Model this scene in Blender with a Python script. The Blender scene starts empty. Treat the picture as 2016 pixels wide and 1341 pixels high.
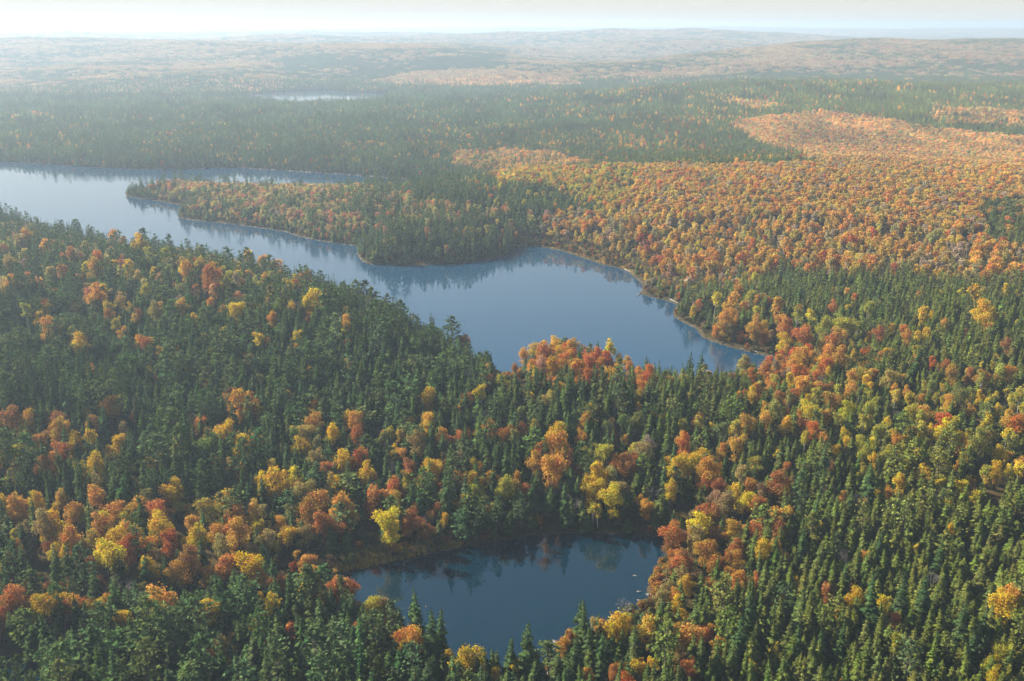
import bpy, math, random
import numpy as np
R = math.radians
rng = np.random.default_rng(7)
random.seed(7)
S = bpy.context.scene

# ------------------------------------------------------------------ camera, sky, sun, exposure
CAM_H = 150.0
PITCH = 17.55                      # degrees below the horizontal
FPX = 1960.0                       # focal length in pixels of a 2016 px wide frame
cd = bpy.data.cameras.new('camera'); cam = bpy.data.objects.new('camera', cd)
S.collection.objects.link(cam); S.camera = cam
cam.location = (0, 0, CAM_H); cam.rotation_euler = (R(90 - PITCH), 0, 0)
cd.sensor_width = 36; cd.lens = 36 * FPX / 2016; cd.clip_start = 1; cd.clip_end = 60000

SUN_AZ, SUN_EL = -61.0, 32.0       # degrees clockwise from +Y (the view), above the horizon
wd = bpy.data.worlds.new('World'); S.world = wd; wd.use_nodes = True
wn = wd.node_tree; bg = wn.nodes['Background']
sky = wn.nodes.new('ShaderNodeTexSky'); sky.sky_type = 'NISHITA'; sky.sun_disc = False
sky.sun_elevation = R(SUN_EL); sky.sun_rotation = R(SUN_AZ)
sky.air_density = 1.15; sky.dust_density = 0.4; sky.ozone_density = 1.5; sky.altitude = 200
wn.links.new(sky.outputs[0], bg.inputs[0]); bg.inputs[1].default_value = 0.045
# a pale haze layer low in the sky, fading out a few degrees above the horizon
_tc = wn.nodes.new('ShaderNodeTexCoord'); _sx = wn.nodes.new('ShaderNodeSeparateXYZ'); _mr = wn.nodes.new('ShaderNodeMapRange')
_mr.interpolation_type = 'SMOOTHSTEP'; _mr.inputs['From Min'].default_value = .03; _mr.inputs['From Max'].default_value = .40
_mr.inputs['To Min'].default_value = .97; _mr.inputs['To Max'].default_value = 0
_mx = wn.nodes.new('ShaderNodeMixRGB'); _mx.inputs[2].default_value = (6.2, 6.05, 5.6, 1)
wn.links.new(_tc.outputs['Generated'], _sx.inputs[0]); wn.links.new(_sx.outputs['Z'], _mr.inputs['Value'])
wn.links.new(_mr.outputs[0], _mx.inputs[0]); wn.links.new(sky.outputs[0], _mx.inputs[1]); wn.links.new(_mx.outputs[0], bg.inputs[0])
sl = bpy.data.lights.new('sun', 'SUN'); sl.energy = 5.0; sl.angle = R(0.5); sl.color = (1.0, 0.93, 0.80)
so = bpy.data.objects.new('sun', sl); S.collection.objects.link(so)
so.rotation_euler = (R(90 - SUN_EL), 0, R(180 - SUN_AZ)); so.location = (-300, 150, 400)
S.view_settings.view_transform = 'Standard'; S.view_settings.look = 'None'
S.view_settings.gamma = 1; S.view_settings.exposure = 1.55
cy = S.cycles
cy.max_bounces = 4; cy.diffuse_bounces = 2; cy.glossy_bounces = 2; cy.transmission_bounces = 2
cy.volume_bounces = 0; cy.transparent_max_bounces = 6
cy.use_denoising = True; cy.use_adaptive_sampling = True; cy.adaptive_threshold = 0.02
HAZE = 1.7e-4

# ------------------------------------------------------------------ camera geometry helpers
cp, sp_ = math.cos(R(PITCH)), math.sin(R(PITCH))
def ray(px, py):
    u = (np.asarray(px, float) - 1008) / FPX; v = (670.5 - np.asarray(py, float)) / FPX
    return u, cp + v * sp_, -sp_ + v * cp
def project(x, y, z):
    zz = np.asarray(z) - CAM_H
    dep = y * cp - zz * sp_
    up = y * sp_ + zz * cp
    dep = np.maximum(dep, 1e-3)
    return 1008 + FPX * x / dep, 670.5 - FPX * up / dep, dep
def flat(px, py, z=0.0):
    dx, dy, dz = ray(px, py); t = (z - CAM_H) / dz
    return dx * t, dy * t
def wat(px, Y, z=20):              # a world x for picture column px at distance Y
    return (px - 1008) / FPX * (Y * cp + (CAM_H - z) * sp_)

# ------------------------------------------------------------------ water outlines (read on the waterline, z = 0)
LAKE = [(-600,300),(-300,312),(0,318),(60,321),(130,326),(200,330),(290,333),(380,332),(460,331),(540,335),(620,340),(700,345),(770,351),(845,355),
 (872,361),(836,373),(770,381),(700,382),(560,380),(450,376),(370,371),(330,372),(290,376),(262,380),(248,384),(262,389),(300,394),(345,402),(362,405),(366,416),(350,427),(375,433),
 (430,439),(470,443),(520,450),(560,456),(590,466),(640,476),(690,483),(706,488),(704,498),(712,513),(735,521),(790,523),(860,521),(930,515),(985,505),(1012,495),(1018,487),
 (1050,485),(1090,490),(1130,501),(1180,518),(1230,531),(1250,546),(1268,563),(1260,577),(1285,585),(1335,600),(1326,620),(1345,634),(1372,648),(1384,664),
 (1430,681),(1480,694),(1525,706),(1510,728),(1440,752),(1350,768),(1260,752),(1180,728),(1110,722),(1050,726),(1012,742),(992,748),(972,738),
 (930,722),(885,700),(820,672),(760,640),(690,608),(620,585),(540,562),(450,532),(360,520),(290,514),(220,497),(150,474),(70,452),(-30,424),(-300,390),(-600,370)]
POND = [(628,1136),(680,1126),(740,1114),(800,1101),(850,1089),(905,1079),(960,1069),(1010,1060),(1060,1053),(1120,1050),(1200,1051),(1270,1054),(1302,1058),(1326,1068),
 (1316,1092),(1296,1114),(1292,1136),(1272,1160),(1286,1180),(1262,1196),(1232,1216),(1206,1236),(1172,1254),(1120,1272),(1092,1292),(1084,1318),(1040,1336),(980,1342),(920,1338),
 (880,1318),(835,1280),(780,1240),(720,1205),(690,1180),(665,1160)]
FARLAKE = [(480,188),(530,182.5),(600,178.5),(660,178.5),(700,181.5),(760,183),(768,188),(735,199),(650,206),(550,205),(490,197)]
POOL = [(-60,1290),(20,1296),(80,1308),(92,1330),(60,1352),(-40,1356)]
POOL2 = [(322,1196),(338,1188),(356,1192),(360,1206),(340,1216),(326,1210)]
def outline(poly, sub=1):
    p = np.array(poly, float); x, y = flat(p[:, 0], p[:, 1]); q = np.stack([x, y], 1)
    out = []                       # Catmull-Rom smoothing in the ground plane
    n = len(q)
    for i in range(n):
        a, b, c, d = q[i-1], q[i], q[(i+1) % n], q[(i+2) % n]
        for k in range(3):
            t = k / 3
            out.append(0.5*((2*b)+(-a+c)*t+(2*a-5*b+4*c-d)*t*t+(-a+3*b-3*c+d)*t**3))
    return np.array(out)
WATERS = [outline(w) for w in (LAKE, POND, FARLAKE, POOL, POOL2)]
def seg_dist(P, poly):
    """signed distance, negative inside"""
    a = poly; b = np.roll(poly, -1, 0)
    best = np.full(len(P), 1e9); inside = np.zeros(len(P), bool)
    for i in range(len(a)):
        ax, ay = a[i]; bx, by = b[i]; ex, ey = bx-ax, by-ay
        L = ex*ex+ey*ey + 1e-9
        t = np.clip(((P[:,0]-ax)*ex+(P[:,1]-ay)*ey)/L, 0, 1)
        d = (P[:,0]-ax-t*ex)**2+(P[:,1]-ay-t*ey)**2
        np.minimum(best, d, out=best)
        if ay != by:
            c = ((ay > P[:,1]) != (by > P[:,1])) & (P[:,0] < (bx-ax)*(P[:,1]-ay)/(by-ay)+ax)
            inside ^= c
    d = np.sqrt(best); d[inside] *= -1
    return d
def shore(x, y):
    P = np.stack([np.ravel(x), np.ravel(y)], 1).astype(float); out = np.full(len(P), 400.0)
    for w in WATERS:
        lo, hi = w.min(0)-300, w.max(0)+300
        m = (P[:,0] > lo[0]) & (P[:,0] < hi[0]) & (P[:,1] > lo[1]) & (P[:,1] < hi[1])
        if m.any():
            out[m] = np.minimum(out[m], seg_dist(P[m], w))
    return out.reshape(np.shape(x))

# ------------------------------------------------------------------ land form
_G = np.random.default_rng(3).random((256, 256))
def vnoise(x, y):
    xi = np.floor(x).astype(int); yi = np.floor(y).astype(int); fx = x-xi; fy = y-yi
    fx = fx*fx*(3-2*fx); fy = fy*fy*(3-2*fy)
    g = lambda i, j: _G[i & 255, j & 255]
    return (g(xi,yi)*(1-fx)+g(xi+1,yi)*fx)*(1-fy)+(g(xi,yi+1)*(1-fx)+g(xi+1,yi+1)*fx)*fy
def fbm(x, y, o=3):
    s = 0; a = 1; n = 0
    for k in range(o):
        s = s + a*(vnoise(x*2**k+17.3*k, y*2**k+9.1*k)-.5); n += a; a *= .5
    return s/n*2
# picture column, distance, height, spread across, spread along, turn in degrees
HILLS = [(330,560,15,190,75,-14),(640,480,13,120,60,-35),(850,440,12,60,55,-20),(180,400,6,120,80,0),(1200,400,4,120,70,0),
 (1650,860,22,330,150,2),(1300,820,6,150,120,0),(1700,1500,14,330,170,4),(1750,2000,31,620,260,3),(1500,1900,8,300,200,0),
 (1100,1300,5,400,200,0),(620,2120,-12,420,200,0),(1700,420,6,160,110,0),(1850,640,9,200,150,0),(420,940,2,200,60,0),(860,700,6,120,60,0),
 (820,3500,50,330,380,0),(600,3900,44,560,500,0),(180,4300,62,900,600,0),(1180,3000,14,500,300,0),
 (1640,3500,52,420,420,0),(1980,3700,52,620,480,0),(2500,3600,54,900,500,0),(1380,3300,22,300,300,0),
 (1420,6700,76,900,700,0),(1050,6200,62,900,700,0),(700,7600,60,1600,900,0),(100,8200,60,2600,1000,0),(1850,8000,40,1600,900,0),
 (-500,4500,60,1200,700,0),(300,3000,20,330,200,0),(950,4500,46,380,230,-8),(1330,5100,52,500,260,6),(560,5600,62,600,300,5),(150,2700,10,300,150,0),(1900,3000,16,300,140,0),(1500,2900,10,240,120,0),(60,6300,70,900,400,0),(400,12500,62,5000,1800,0),(1500,14000,74,5000,2200,0),(2200,11000,52,3500,1500,0),(1000,20000,95,9000,3000,0)]
def hill(x, y):
    z = np.zeros(np.shape(x)) + 2.5
    for px, Y, h, sx, sy, rot in HILLS:
        X = wat(px, Y, h); c, s = math.cos(R(rot)), math.sin(R(rot))
        dx = (x-X)*c+(y-Y)*s; dy = -(x-X)*s+(y-Y)*c
        z = z + h*np.exp(-(dx/sx)**2/1.6-(dy/sy)**2/1.6)
    d = np.hypot(x, y)
    z = z + fbm(x/130, y/130)*2.2 + fbm(x/300+5, y/380, 4)*np.clip((d-1000)/1600, 0, 1)*15
    z = z + fbm(x/1500+3, y/1500+8)*np.clip((d-4000)/6000, 0, 1)*26
    return np.maximum(z, 1.2)
def ground(x, y, d=None):
    x = np.asarray(x, float); y = np.asarray(y, float)
    if d is None: d = shore(x, y)
    dl = np.maximum(d, 0)
    land = np.minimum(.30*dl, .8) + hill(x, y)*(1-np.exp(-(dl/55)**1.3))
    return np.where(d > 0, land, np.maximum(.16*d, -2.5))
def onto(px, py, zc=0.0):
    """where the sight lines through picture points meet the land raised by zc"""
    px, py, zc = (np.atleast_1d(np.asarray(v, float)) for v in (px, py, zc))
    dx, dy, dz = ray(px, py); ts = np.geomspace(150, 3500, 300)[:, None]
    X, Y, Z = dx*ts, dy*ts, CAM_H+dz*ts; gap = Z-GROUND_AT(X, Y)-zc
    i = np.maximum(np.argmax(gap < 0, 0), 1); c = np.arange(len(px))
    g0, g1 = gap[i-1, c], gap[i, c]; f = g0/(g0-g1+1e-9); t = ts[i-1, 0]+(ts[i, 0]-ts[i-1, 0])*np.clip(f, 0, 1)
    return dx*t, dy*t

# ------------------------------------------------------------------ materials
def new_mat(name):
    m = bpy.data.materials.new(name); m.use_nodes = True; nt = m.node_tree; nt.nodes.clear()
    out = nt.nodes.new('ShaderNodeOutputMaterial')
    return m, nt, out
def N(nt, t, **kw):
    n = nt.nodes.new(t)
    for k, v in kw.items():
        if k.startswith('i_'): n.inputs[k[2:].replace('_', ' ')].default_value = v
        else: setattr(n, k, v)
    return n
def leaf_material(name, trans, spread):
    m, nt, out = new_mat(name)
    at = N(nt, 'ShaderNodeAttribute', attribute_type='INSTANCER', attribute_name='tint')
    ge = N(nt, 'ShaderNodeNewGeometry')
    mr = N(nt, 'ShaderNodeMapRange'); mr.inputs['To Min'].default_value = 1-spread; mr.inputs['To Max'].default_value = 1+spread
    nt.links.new(ge.outputs['Random Per Island'], mr.inputs['Value'])
    tc = N(nt, 'ShaderNodeTexCoord'); nz = N(nt, 'ShaderNodeTexNoise'); nz.inputs['Scale'].default_value = .45; nz.inputs['Detail'].default_value = 2
    nt.links.new(tc.outputs['Object'], nz.inputs['Vector'])
    hs = N(nt, 'ShaderNodeHueSaturation')
    hm = N(nt, 'ShaderNodeMapRange'); hm.inputs['From Min'].default_value = .3; hm.inputs['From Max'].default_value = .7
    hm.inputs['To Min'].default_value = .5-spread*.10; hm.inputs['To Max'].default_value = .5+spread*.10
    nt.links.new(nz.outputs['Fac'], hm.inputs['Value']); nt.links.new(hm.outputs[0], hs.inputs['Hue'])
    nt.links.new(mr.outputs[0], hs.inputs['Value']); nt.links.new(at.outputs['Color'], hs.inputs['Color'])
    df = N(nt, 'ShaderNodeBsdfDiffuse'); tr = N(nt, 'ShaderNodeBsdfTranslucent'); mx = N(nt, 'ShaderNodeMixShader')
    mx.inputs[0].default_value = trans
    nt.links.new(hs.outputs[0], df.inputs[0]); nt.links.new(hs.outputs[0], tr.inputs[0])
    nt.links.new(df.outputs[0], mx.inputs[1]); nt.links.new(tr.outputs[0], mx.inputs[2]); nt.links.new(mx.outputs[0], out.inputs[0])
    return m
M_NEEDLE = leaf_material('needles', .2, .34)
M_LEAF = leaf_material('autumn_leaves', .40, .34)
def simple(name, c1, c2, scale, rough=.9, bump=0, coord='Object'):
    m, nt, out = new_mat(name)
    tc = N(nt, 'ShaderNodeTexCoord'); nz = N(nt, 'ShaderNodeTexNoise'); nz.inputs['Scale'].default_value = scale; nz.inputs['Detail'].default_value = 5
    nt.links.new(tc.outputs[coord], nz.inputs['Vector'])
    cr = N(nt, 'ShaderNodeValToRGB'); cr.color_ramp.elements[0].position = .35; cr.color_ramp.elements[1].position = .65
    cr.color_ramp.elements[0].color = (*c1, 1); cr.color_ramp.elements[1].color = (*c2, 1)
    nt.links.new(nz.outputs['Fac'], cr.inputs[0])
    b = N(nt, 'ShaderNodeBsdfPrincipled'); b.inputs['Roughness'].default_value = rough; b.inputs['Specular IOR Level'].default_value = .2
    nt.links.new(cr.outputs[0], b.inputs['Base Color'])
    if bump:
        bp = N(nt, 'ShaderNodeBump'); bp.inputs['Strength'].default_value = bump
        nt.links.new(nz.outputs['Fac'], bp.inputs['Height']); nt.links.new(bp.outputs[0], b.inputs['Normal'])
    nt.links.new(b.outputs[0], out.inputs[0])
    return m
M_BARK = simple('bark', (.05,.038,.028), (.12,.10,.08), 3)
M_PALEBARK = simple('pale_bark', (.22,.20,.18), (.42,.40,.36), 3)
M_TWIG = simple('bare_twigs', (.16,.14,.13), (.27,.24,.22), 1.5)
M_DRIFT = simple('bleached_wood', (.26,.23,.19), (.42,.38,.32), 2)
M_STONE = simple('pale_stone', (.08,.072,.06), (.25,.23,.195), 1.2, bump=.4)
M_GRASS = simple('dry_marsh_grass', (.16,.10,.03), (.34,.22,.07), .35)

# ------------------------------------------------------------------ mesh helpers
def mesh_np(name, V, F, mats, mi=None, smooth=False):
    me = bpy.data.meshes.new(name); V = np.asarray(V, np.float32); F = np.asarray(F, np.int32)
    nf, k = F.shape
    me.vertices.add(len(V)); me.vertices.foreach_set('co', V.ravel())
    me.loops.add(nf*k); me.loops.foreach_set('vertex_index', F.ravel())
    me.polygons.add(nf); me.polygons.foreach_set('loop_start', np.arange(0, nf*k, k, dtype=np.int32))
    for m in mats: me.materials.append(m)
    if mi is not None: me.polygons.foreach_set('material_index', np.asarray(mi, np.int32))
    me.polygons.foreach_set('use_smooth', np.full(nf, smooth))
    me.update(calc_edges=True); me.validate()
    return me
def link(name, me, parent=None, kind=None):
    o = bpy.data.objects.new(name, me); S.collection.objects.link(o)
    if parent: o.parent = parent
    if kind: o['kind'] = kind
    return o
class Q:
    """quads collected with a material slot each"""
    def __init__(s): s.v = []; s.f = []; s.n = 0
    def quad(s, a, b, c, d):
        s.v += [a, b, c, d]; s.f.append((s.n, s.n+1, s.n+2, s.n+3)); s.n += 4
    def tube(s, pts, rad, k=5):
        pts = [np.asarray(p, float) for p in pts]; base = s.n
        for i, p in enumerate(pts):
            d = pts[min(i+1, len(pts)-1)]-pts[max(i-1, 0)]; d = d/(np.linalg.norm(d)+1e-9)
            u = np.cross(d, (0, 0, 1.) if abs(d[2]) < .9 else (1., 0, 0)); u /= np.linalg.norm(u); w = np.cross(d, u)
            for j in range(k):
                a = 2*math.pi*j/k; s.v.append(p+rad[i]*(math.cos(a)*u+math.sin(a)*w))
        for i in range(len(pts)-1):
            for j in range(k):
                s.f.append((base+i*k+j, base+i*k+(j+1) % k, base+(i+1)*k+(j+1) % k, base+(i+1)*k+j))
        s.n += k*len(pts)
def unit(r):
    v = r.normal(size=3); return v/np.linalg.norm(v)
def leafquad(q, c, nrm, s, r, asp=1.0):
    nrm = nrm/np.linalg.norm(nrm)
    u = np.cross(nrm, unit(r)); u /= np.linalg.norm(u); w = np.cross(nrm, u)
    j = r.uniform(.7, 1.25, 4)*s
    q.quad(c+u*j[0], c+w*j[1]*asp, c-u*j[2], c-w*j[3]*asp)

def spruce_form(seed, H, Rad, whorls, br, base=.06, power=.8, fat=.42, ragged=.2):
    r = np.random.default_rng(seed); T, C = Q(), Q()
    lean = r.normal(0, .02, 2)
    T.tube([(0,0,-.6),(lean[0]*H*.5,lean[1]*H*.5,H*.5),(lean[0]*H,lean[1]*H,H*.985)], [H*.014,H*.009,.02], 5)
    for i in range(whorls):
        t = i/(whorls-1); z = H*(base+(.985-base)*t); rr = Rad*((1-t)**power)*r.uniform(.82, 1.1)+.10
        if t < .12: rr *= .6+3.3*t
        n = max(3, int(br*(.45+.55*(1-t)))); a0 = r.uniform(0, 6.28)
        o = np.array([lean[0]*z, lean[1]*z, z])
        for k in range(n):
            a = a0+6.283*k/n+r.normal(0, .18); L = rr*r.uniform(1-ragged*1.6, 1+ragged)
            dr = np.array([math.cos(a), math.sin(a), 0]); pe = np.array([-math.sin(a), math.cos(a), 0])
            droop = r.uniform(.22, .5)+.15*(1-t); w = L*fat*r.uniform(.8, 1.2)+.05
            zj = r.normal(0, H*.008)
            p0 = o+[0,0,zj+.1*L]; tip = o+dr*L+[0,0,zj-droop*L+.12*L]; mid = o+dr*L*.6+[0,0,zj-droop*L*.45]
            C.quad(p0, mid+pe*w-[0,0,.18*w], tip, mid-pe*w-[0,0,.18*w])
            m2 = o+dr*L*.78+pe*w*r.uniform(-.8,.8)+[0,0,zj-droop*L*.75]      # a hanging spray
            h = .28*L+.15
            C.quad(m2-pe*h*.6, m2+dr*h*.5-[0,0,h*.2], m2+pe*h*.6-[0,0,h*.5], m2-dr*h*.6-[0,0,h*.9])
    top = np.array([lean[0]*H, lean[1]*H, H])
    C.quad(top+[0,0,.5], top+[.14,0,-.6], top+[0,0,-.9], top+[-.14,0,-.6]); C.quad(top+[0,0,.5], top+[0,.14,-.6], top+[0,0,-.9], top+[0,-.14,-.6])
    return T, C
def pine_form(seed, H, Rad, n):
    r = np.random.default_rng(seed); T, C = Q(), Q()
    bend = r.normal(0, .03, 2)
    T.tube([(0,0,-.6),(bend[0]*H,bend[1]*H,H*.5),(bend[0]*H*.6,bend[1]*H*.6,H*.97)], [H*.017,H*.012,.03], 6)
    z = H*.30
    while z < H*.97:
        t = z/H; rr = Rad*math.sin(min(1, (1.06-t)/.55)*1.5)*r.uniform(.75, 1.15)
        for k in range(r.integers(3, 6)):
            a = r.uniform(0, 6.28); L = rr*r.uniform(.55, 1.15); dr = np.array([math.cos(a), math.sin(a), 0])
            o = np.array([bend[0]*H*.8, bend[1]*H*.8, z]); e = o+dr*L+[0,0,L*r.uniform(.05,.4)]
            T.tube([o, (o+e)/2+[0,0,-.05*L], e], [.07,.045,.02], 3)
            for m in range(n):
                f = r.uniform(.35, 1.08); c = o+(e-o)*f+np.array([*r.normal(0, .16*L, 2), abs(r.normal(0, .10*L))])
                leafquad(C, c, np.array([0,0,.9])+unit(r)*.8, r.uniform(.28, .52), r, .75)
        z += H*r.uniform(.045, .075)
    for m in range(n*2): leafquad(C, np.array([bend[0]*H*.6,bend[1]*H*.6,H*.96])+r.normal(0, .35, 3), np.array([0,0,.6])+unit(r), .38, r)
    return T, C
def broad_form(seed, H, Rad, nleaf, size, lobes=8, bole=.28, sparse=False, narrow=1.0):
    r = np.random.default_rng(seed); T, C = Q(), Q()
    zc = H*(bole+1)/2; rz = H*(1-bole)/2
    fork = np.array([*r.normal(0, .15, 2), H*(bole+.12)])
    T.tube([(0,0,-.6),fork*[.5,.5,.5],fork,(fork[0]*1.6,fork[1]*1.6,H*.86)], [H*.018,H*.015,H*.012,.03], 6)
    L = []
    for i in range(lobes):
        d = unit(r); f = r.uniform(.35, .88)
        c = np.array([d[0]*Rad*f, d[1]*Rad*f, zc+d[2]*rz*f*1.05]); s = r.uniform(.28, .52)*Rad
        L.append((c, s)); T.tube([fork, (fork+c)/2+[0,0,-.1*s], c], [H*.008, H*.005, .02], 4)
    L.append((np.array([0,0,zc+rz*.45]), Rad*.5)); L.append((np.array([0,0,zc]), Rad*.6))
    ws = np.array([s**2 for _, s in L]); ws /= ws.sum()
    for i in range(nleaf):
        c, s = L[r.choice(len(L), p=ws)]; d = unit(r)
        if d[2] < -.35 and r.random() < .6: d[2] *= -1
        rad = s*r.uniform(.5, 1.15)*(1 if r.random() < .85 else r.uniform(1.1, 1.45))
        p = c+d*rad*np.array([narrow, narrow, .95])
        leafquad(C, p, d*.7+unit(r)*.8+[0,0,.25], size*r.uniform(.65, 1.25), r, .85)
    if sparse:
        for i in range(70):
            c, s = L[r.choice(len(L))]; e = c+unit(r)*s*1.25; T.tube([c, e], [.035, .012], 3)
    return T, C
def bare_form(seed, H, Rad):
    r = np.random.default_rng(seed); T, C = Q(), Q()
    def grow(p, d, L, rad, lev):
        q = C if lev else T
        e = p+d*L; q.tube([p, (p+e)/2+r.normal(0, .04*L, 3), e], [rad, rad*.75, rad*.5], 4 if lev < 2 else 3)
        if lev < 4:
            for k in range(4 if lev else 6):
                nd = d*.75+unit(r)*.62+[0,0,.12]; nd /= np.linalg.norm(nd)
                s = p+(e-p)*(r.uniform(.5, 1) if k else 1)
                grow(s, nd, L*r.uniform(.5, .72), max(rad*.5, .022), lev+1)
    grow(np.array([0,0,-.5]), np.array([0,0,1.]), H*.45, H*.014, 0)
    return T, C

def joined(name, T, C, mt, mc):
    V = np.array(T.v+C.v); F = np.array(T.f+[tuple(i+T.n for i in f) for f in C.f]); mi = [0]*len(T.f)+[1]*len(C.f)
    return mesh_np(name, V, F, [mt, mc], mi)
FORMS = {}                          # kind -> list of (trunk mesh, crown mesh, joined mesh, H, R)
def register(kind, T, C, mt, mc, H, Rd):
    i = len(FORMS.setdefault(kind, []))
    FORMS[kind].append((mesh_np(kind+'_trunk', T.v, T.f, [mt]), mesh_np(kind+'_crown', C.v, C.f, [mc]), joined(kind+'_whole', T, C, mt, mc), H, Rd))
for s in range(5):
    H, Rd = 10.6+s*.35, (2.0,2.25,1.8,2.4,2.05)[s]
    register('spruce_tree', *spruce_form(10+s, H, Rd, 24, 10, fat=.33, ragged=.34, power=(.60,.72,.54,.66,.58)[s]), M_BARK, M_NEEDLE, H, Rd)
for s in range(4): register('pine_tree', *pine_form(30+s, 14, 3.0+.2*s, 9), M_BARK, M_NEEDLE, 14, 3.0)
for s in range(6): register('maple_tree', *broad_form(50+s, 12, 3.2, 2300, .215, (8,11,13,9,12,10)[s], (.2,.26,.3,.12,.24,.16)[s], narrow=.95), M_BARK, M_LEAF, 12, 3.2)
for s in range(4): register('birch_tree', *broad_form(70+s, 11, 2.2, 950, .22, 8, .24, True), M_PALEBARK, M_LEAF, 11, 2.2)
for s in range(3): register('bare_tree', *bare_form(90+s, 10, 2.5), M_PALEBARK, M_TWIG, 9, 2.6)
# plainer forms for the forest further off
FAR = {}
FAR['spruce_tree'] = [joined('spruce_mid', *spruce_form(110+s, 11, (2.0,2.3,1.85,2.4)[s], 15, 8, power=.7, fat=.48, ragged=.34), M_BARK, M_NEEDLE) for s in range(4)]
FAR['maple_tree'] = [joined('maple_mid', *broad_form(120+s, 11.5, 3.1, 460, .44, 10, .2), M_BARK, M_LEAF) for s in range(4)]
FAR['pine_tree'] = [joined('pine_mid', *pine_form(130+s, 14, 3.0, 4), M_BARK, M_NEEDLE) for s in range(2)]
FAR['birch_tree'] = [joined('birch_mid', *broad_form(140+s, 11, 2.2, 260, .38, 6, .24), M_PALEBARK, M_LEAF) for s in range(3)]

# ------------------------------------------------------------------ ground sheet
def angles():
    f = np.arange(-44, 44.01, .13); l = np.arange(48, 313, 6.0)
    return np.concatenate([f, l])
A = np.radians(angles())
Rr = np.concatenate([[0, 40, 80, 110, 130], np.geomspace(145, 2600, 480), np.geomspace(2640, 30000, 130)])
GX = np.outer(Rr, np.sin(A)); GY = np.outer(Rr, np.cos(A))
GD = shore(GX, GY); GZ = ground(GX, GY, GD)
nr, na = GX.shape
V = np.stack([GX.ravel(), GY.ravel(), GZ.ravel()], 1)
ii, jj = np.meshgrid(np.arange(nr-1), np.arange(na), indexing='ij'); j2 = (jj+1) % na
F = np.stack([ii*na+jj, ii*na+j2, (ii+1)*na+j2, (ii+1)*na+jj], -1).reshape(-1, 4)
mg, nt, out = new_mat('forest_floor')
gp = N(nt, 'ShaderNodeNewGeometry')
n1 = N(nt, 'ShaderNodeTexNoise'); n1.inputs['Scale'].default_value = .09; n1.inputs['Detail'].default_value = 8; n1.inputs['Roughness'].default_value = .7
n2 = N(nt, 'ShaderNodeTexNoise'); n2.inputs['Scale'].default_value = .9; n2.inputs['Detail'].default_value = 4
nt.links.new(gp.outputs['Position'], n1.inputs['Vector']); nt.links.new(gp.outputs['Position'], n2.inputs['Vector'])
c1 = N(nt, 'ShaderNodeValToRGB'); e = c1.color_ramp.elements
e[0].position = .35; e[0].color = (.014,.019,.008,1); e[1].position = .62; e[1].color = (.075,.05,.02,1)
nt.links.new(n1.outputs['Fac'], c1.inputs[0])
sx = N(nt, 'ShaderNodeSeparateXYZ'); nt.links.new(gp.outputs['Position'], sx.inputs[0])
zr = N(nt, 'ShaderNodeMapRange'); zr.inputs['From Min'].default_value = .25; zr.inputs['From Max'].default_value = .75; zr.inputs['To Min'].default_value = 1; zr.inputs['To Max'].default_value = 0
nt.links.new(sx.outputs['Z'], zr.inputs['Value'])
bank = N(nt, 'ShaderNodeValToRGB'); e = bank.color_ramp.elements
e[0].position = .3; e[0].color = (.03,.026,.015,1); e[1].position = .7; e[1].color = (.095,.072,.042,1)
nt.links.new(n2.outputs['Fac'], bank.inputs[0])
mxc = N(nt, 'ShaderNodeMixRGB'); nt.links.new(zr.outputs[0], mxc.inputs[0]); nt.links.new(c1.outputs[0], mxc.inputs[1]); nt.links.new(bank.outputs[0], mxc.inputs[2])
b = N(nt, 'ShaderNodeBsdfDiffuse'); nt.links.new(mxc.outputs[0], b.inputs[0])
nt.links.new(b.outputs[0], out.inputs[0])
def GROUND_AT(x, y):
    """land height read off the sheet (bilinear in angle and distance)"""
    a = np.clip((np.degrees(np.arctan2(x, y))+44)/.13, 0, NF-1.001); r = np.clip(np.hypot(x, y), 146, 2590)
    k = np.log(r/145)/np.log(2600/145)*479; i = np.clip(k.astype(int), 0, 478); j = a.astype(int); fi, fj = k-i, a-j
    z = GZ[5:485]
    return (z[i, j]*(1-fj)+z[i, j+1]*fj)*(1-fi)+(z[i+1, j]*(1-fj)+z[i+1, j+1]*fj)*fi
NF = len(np.arange(-44, 44.01, .13))
gob = link('ground', mesh_np('ground', V, F, [mg], smooth=True), kind='structure')

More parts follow.
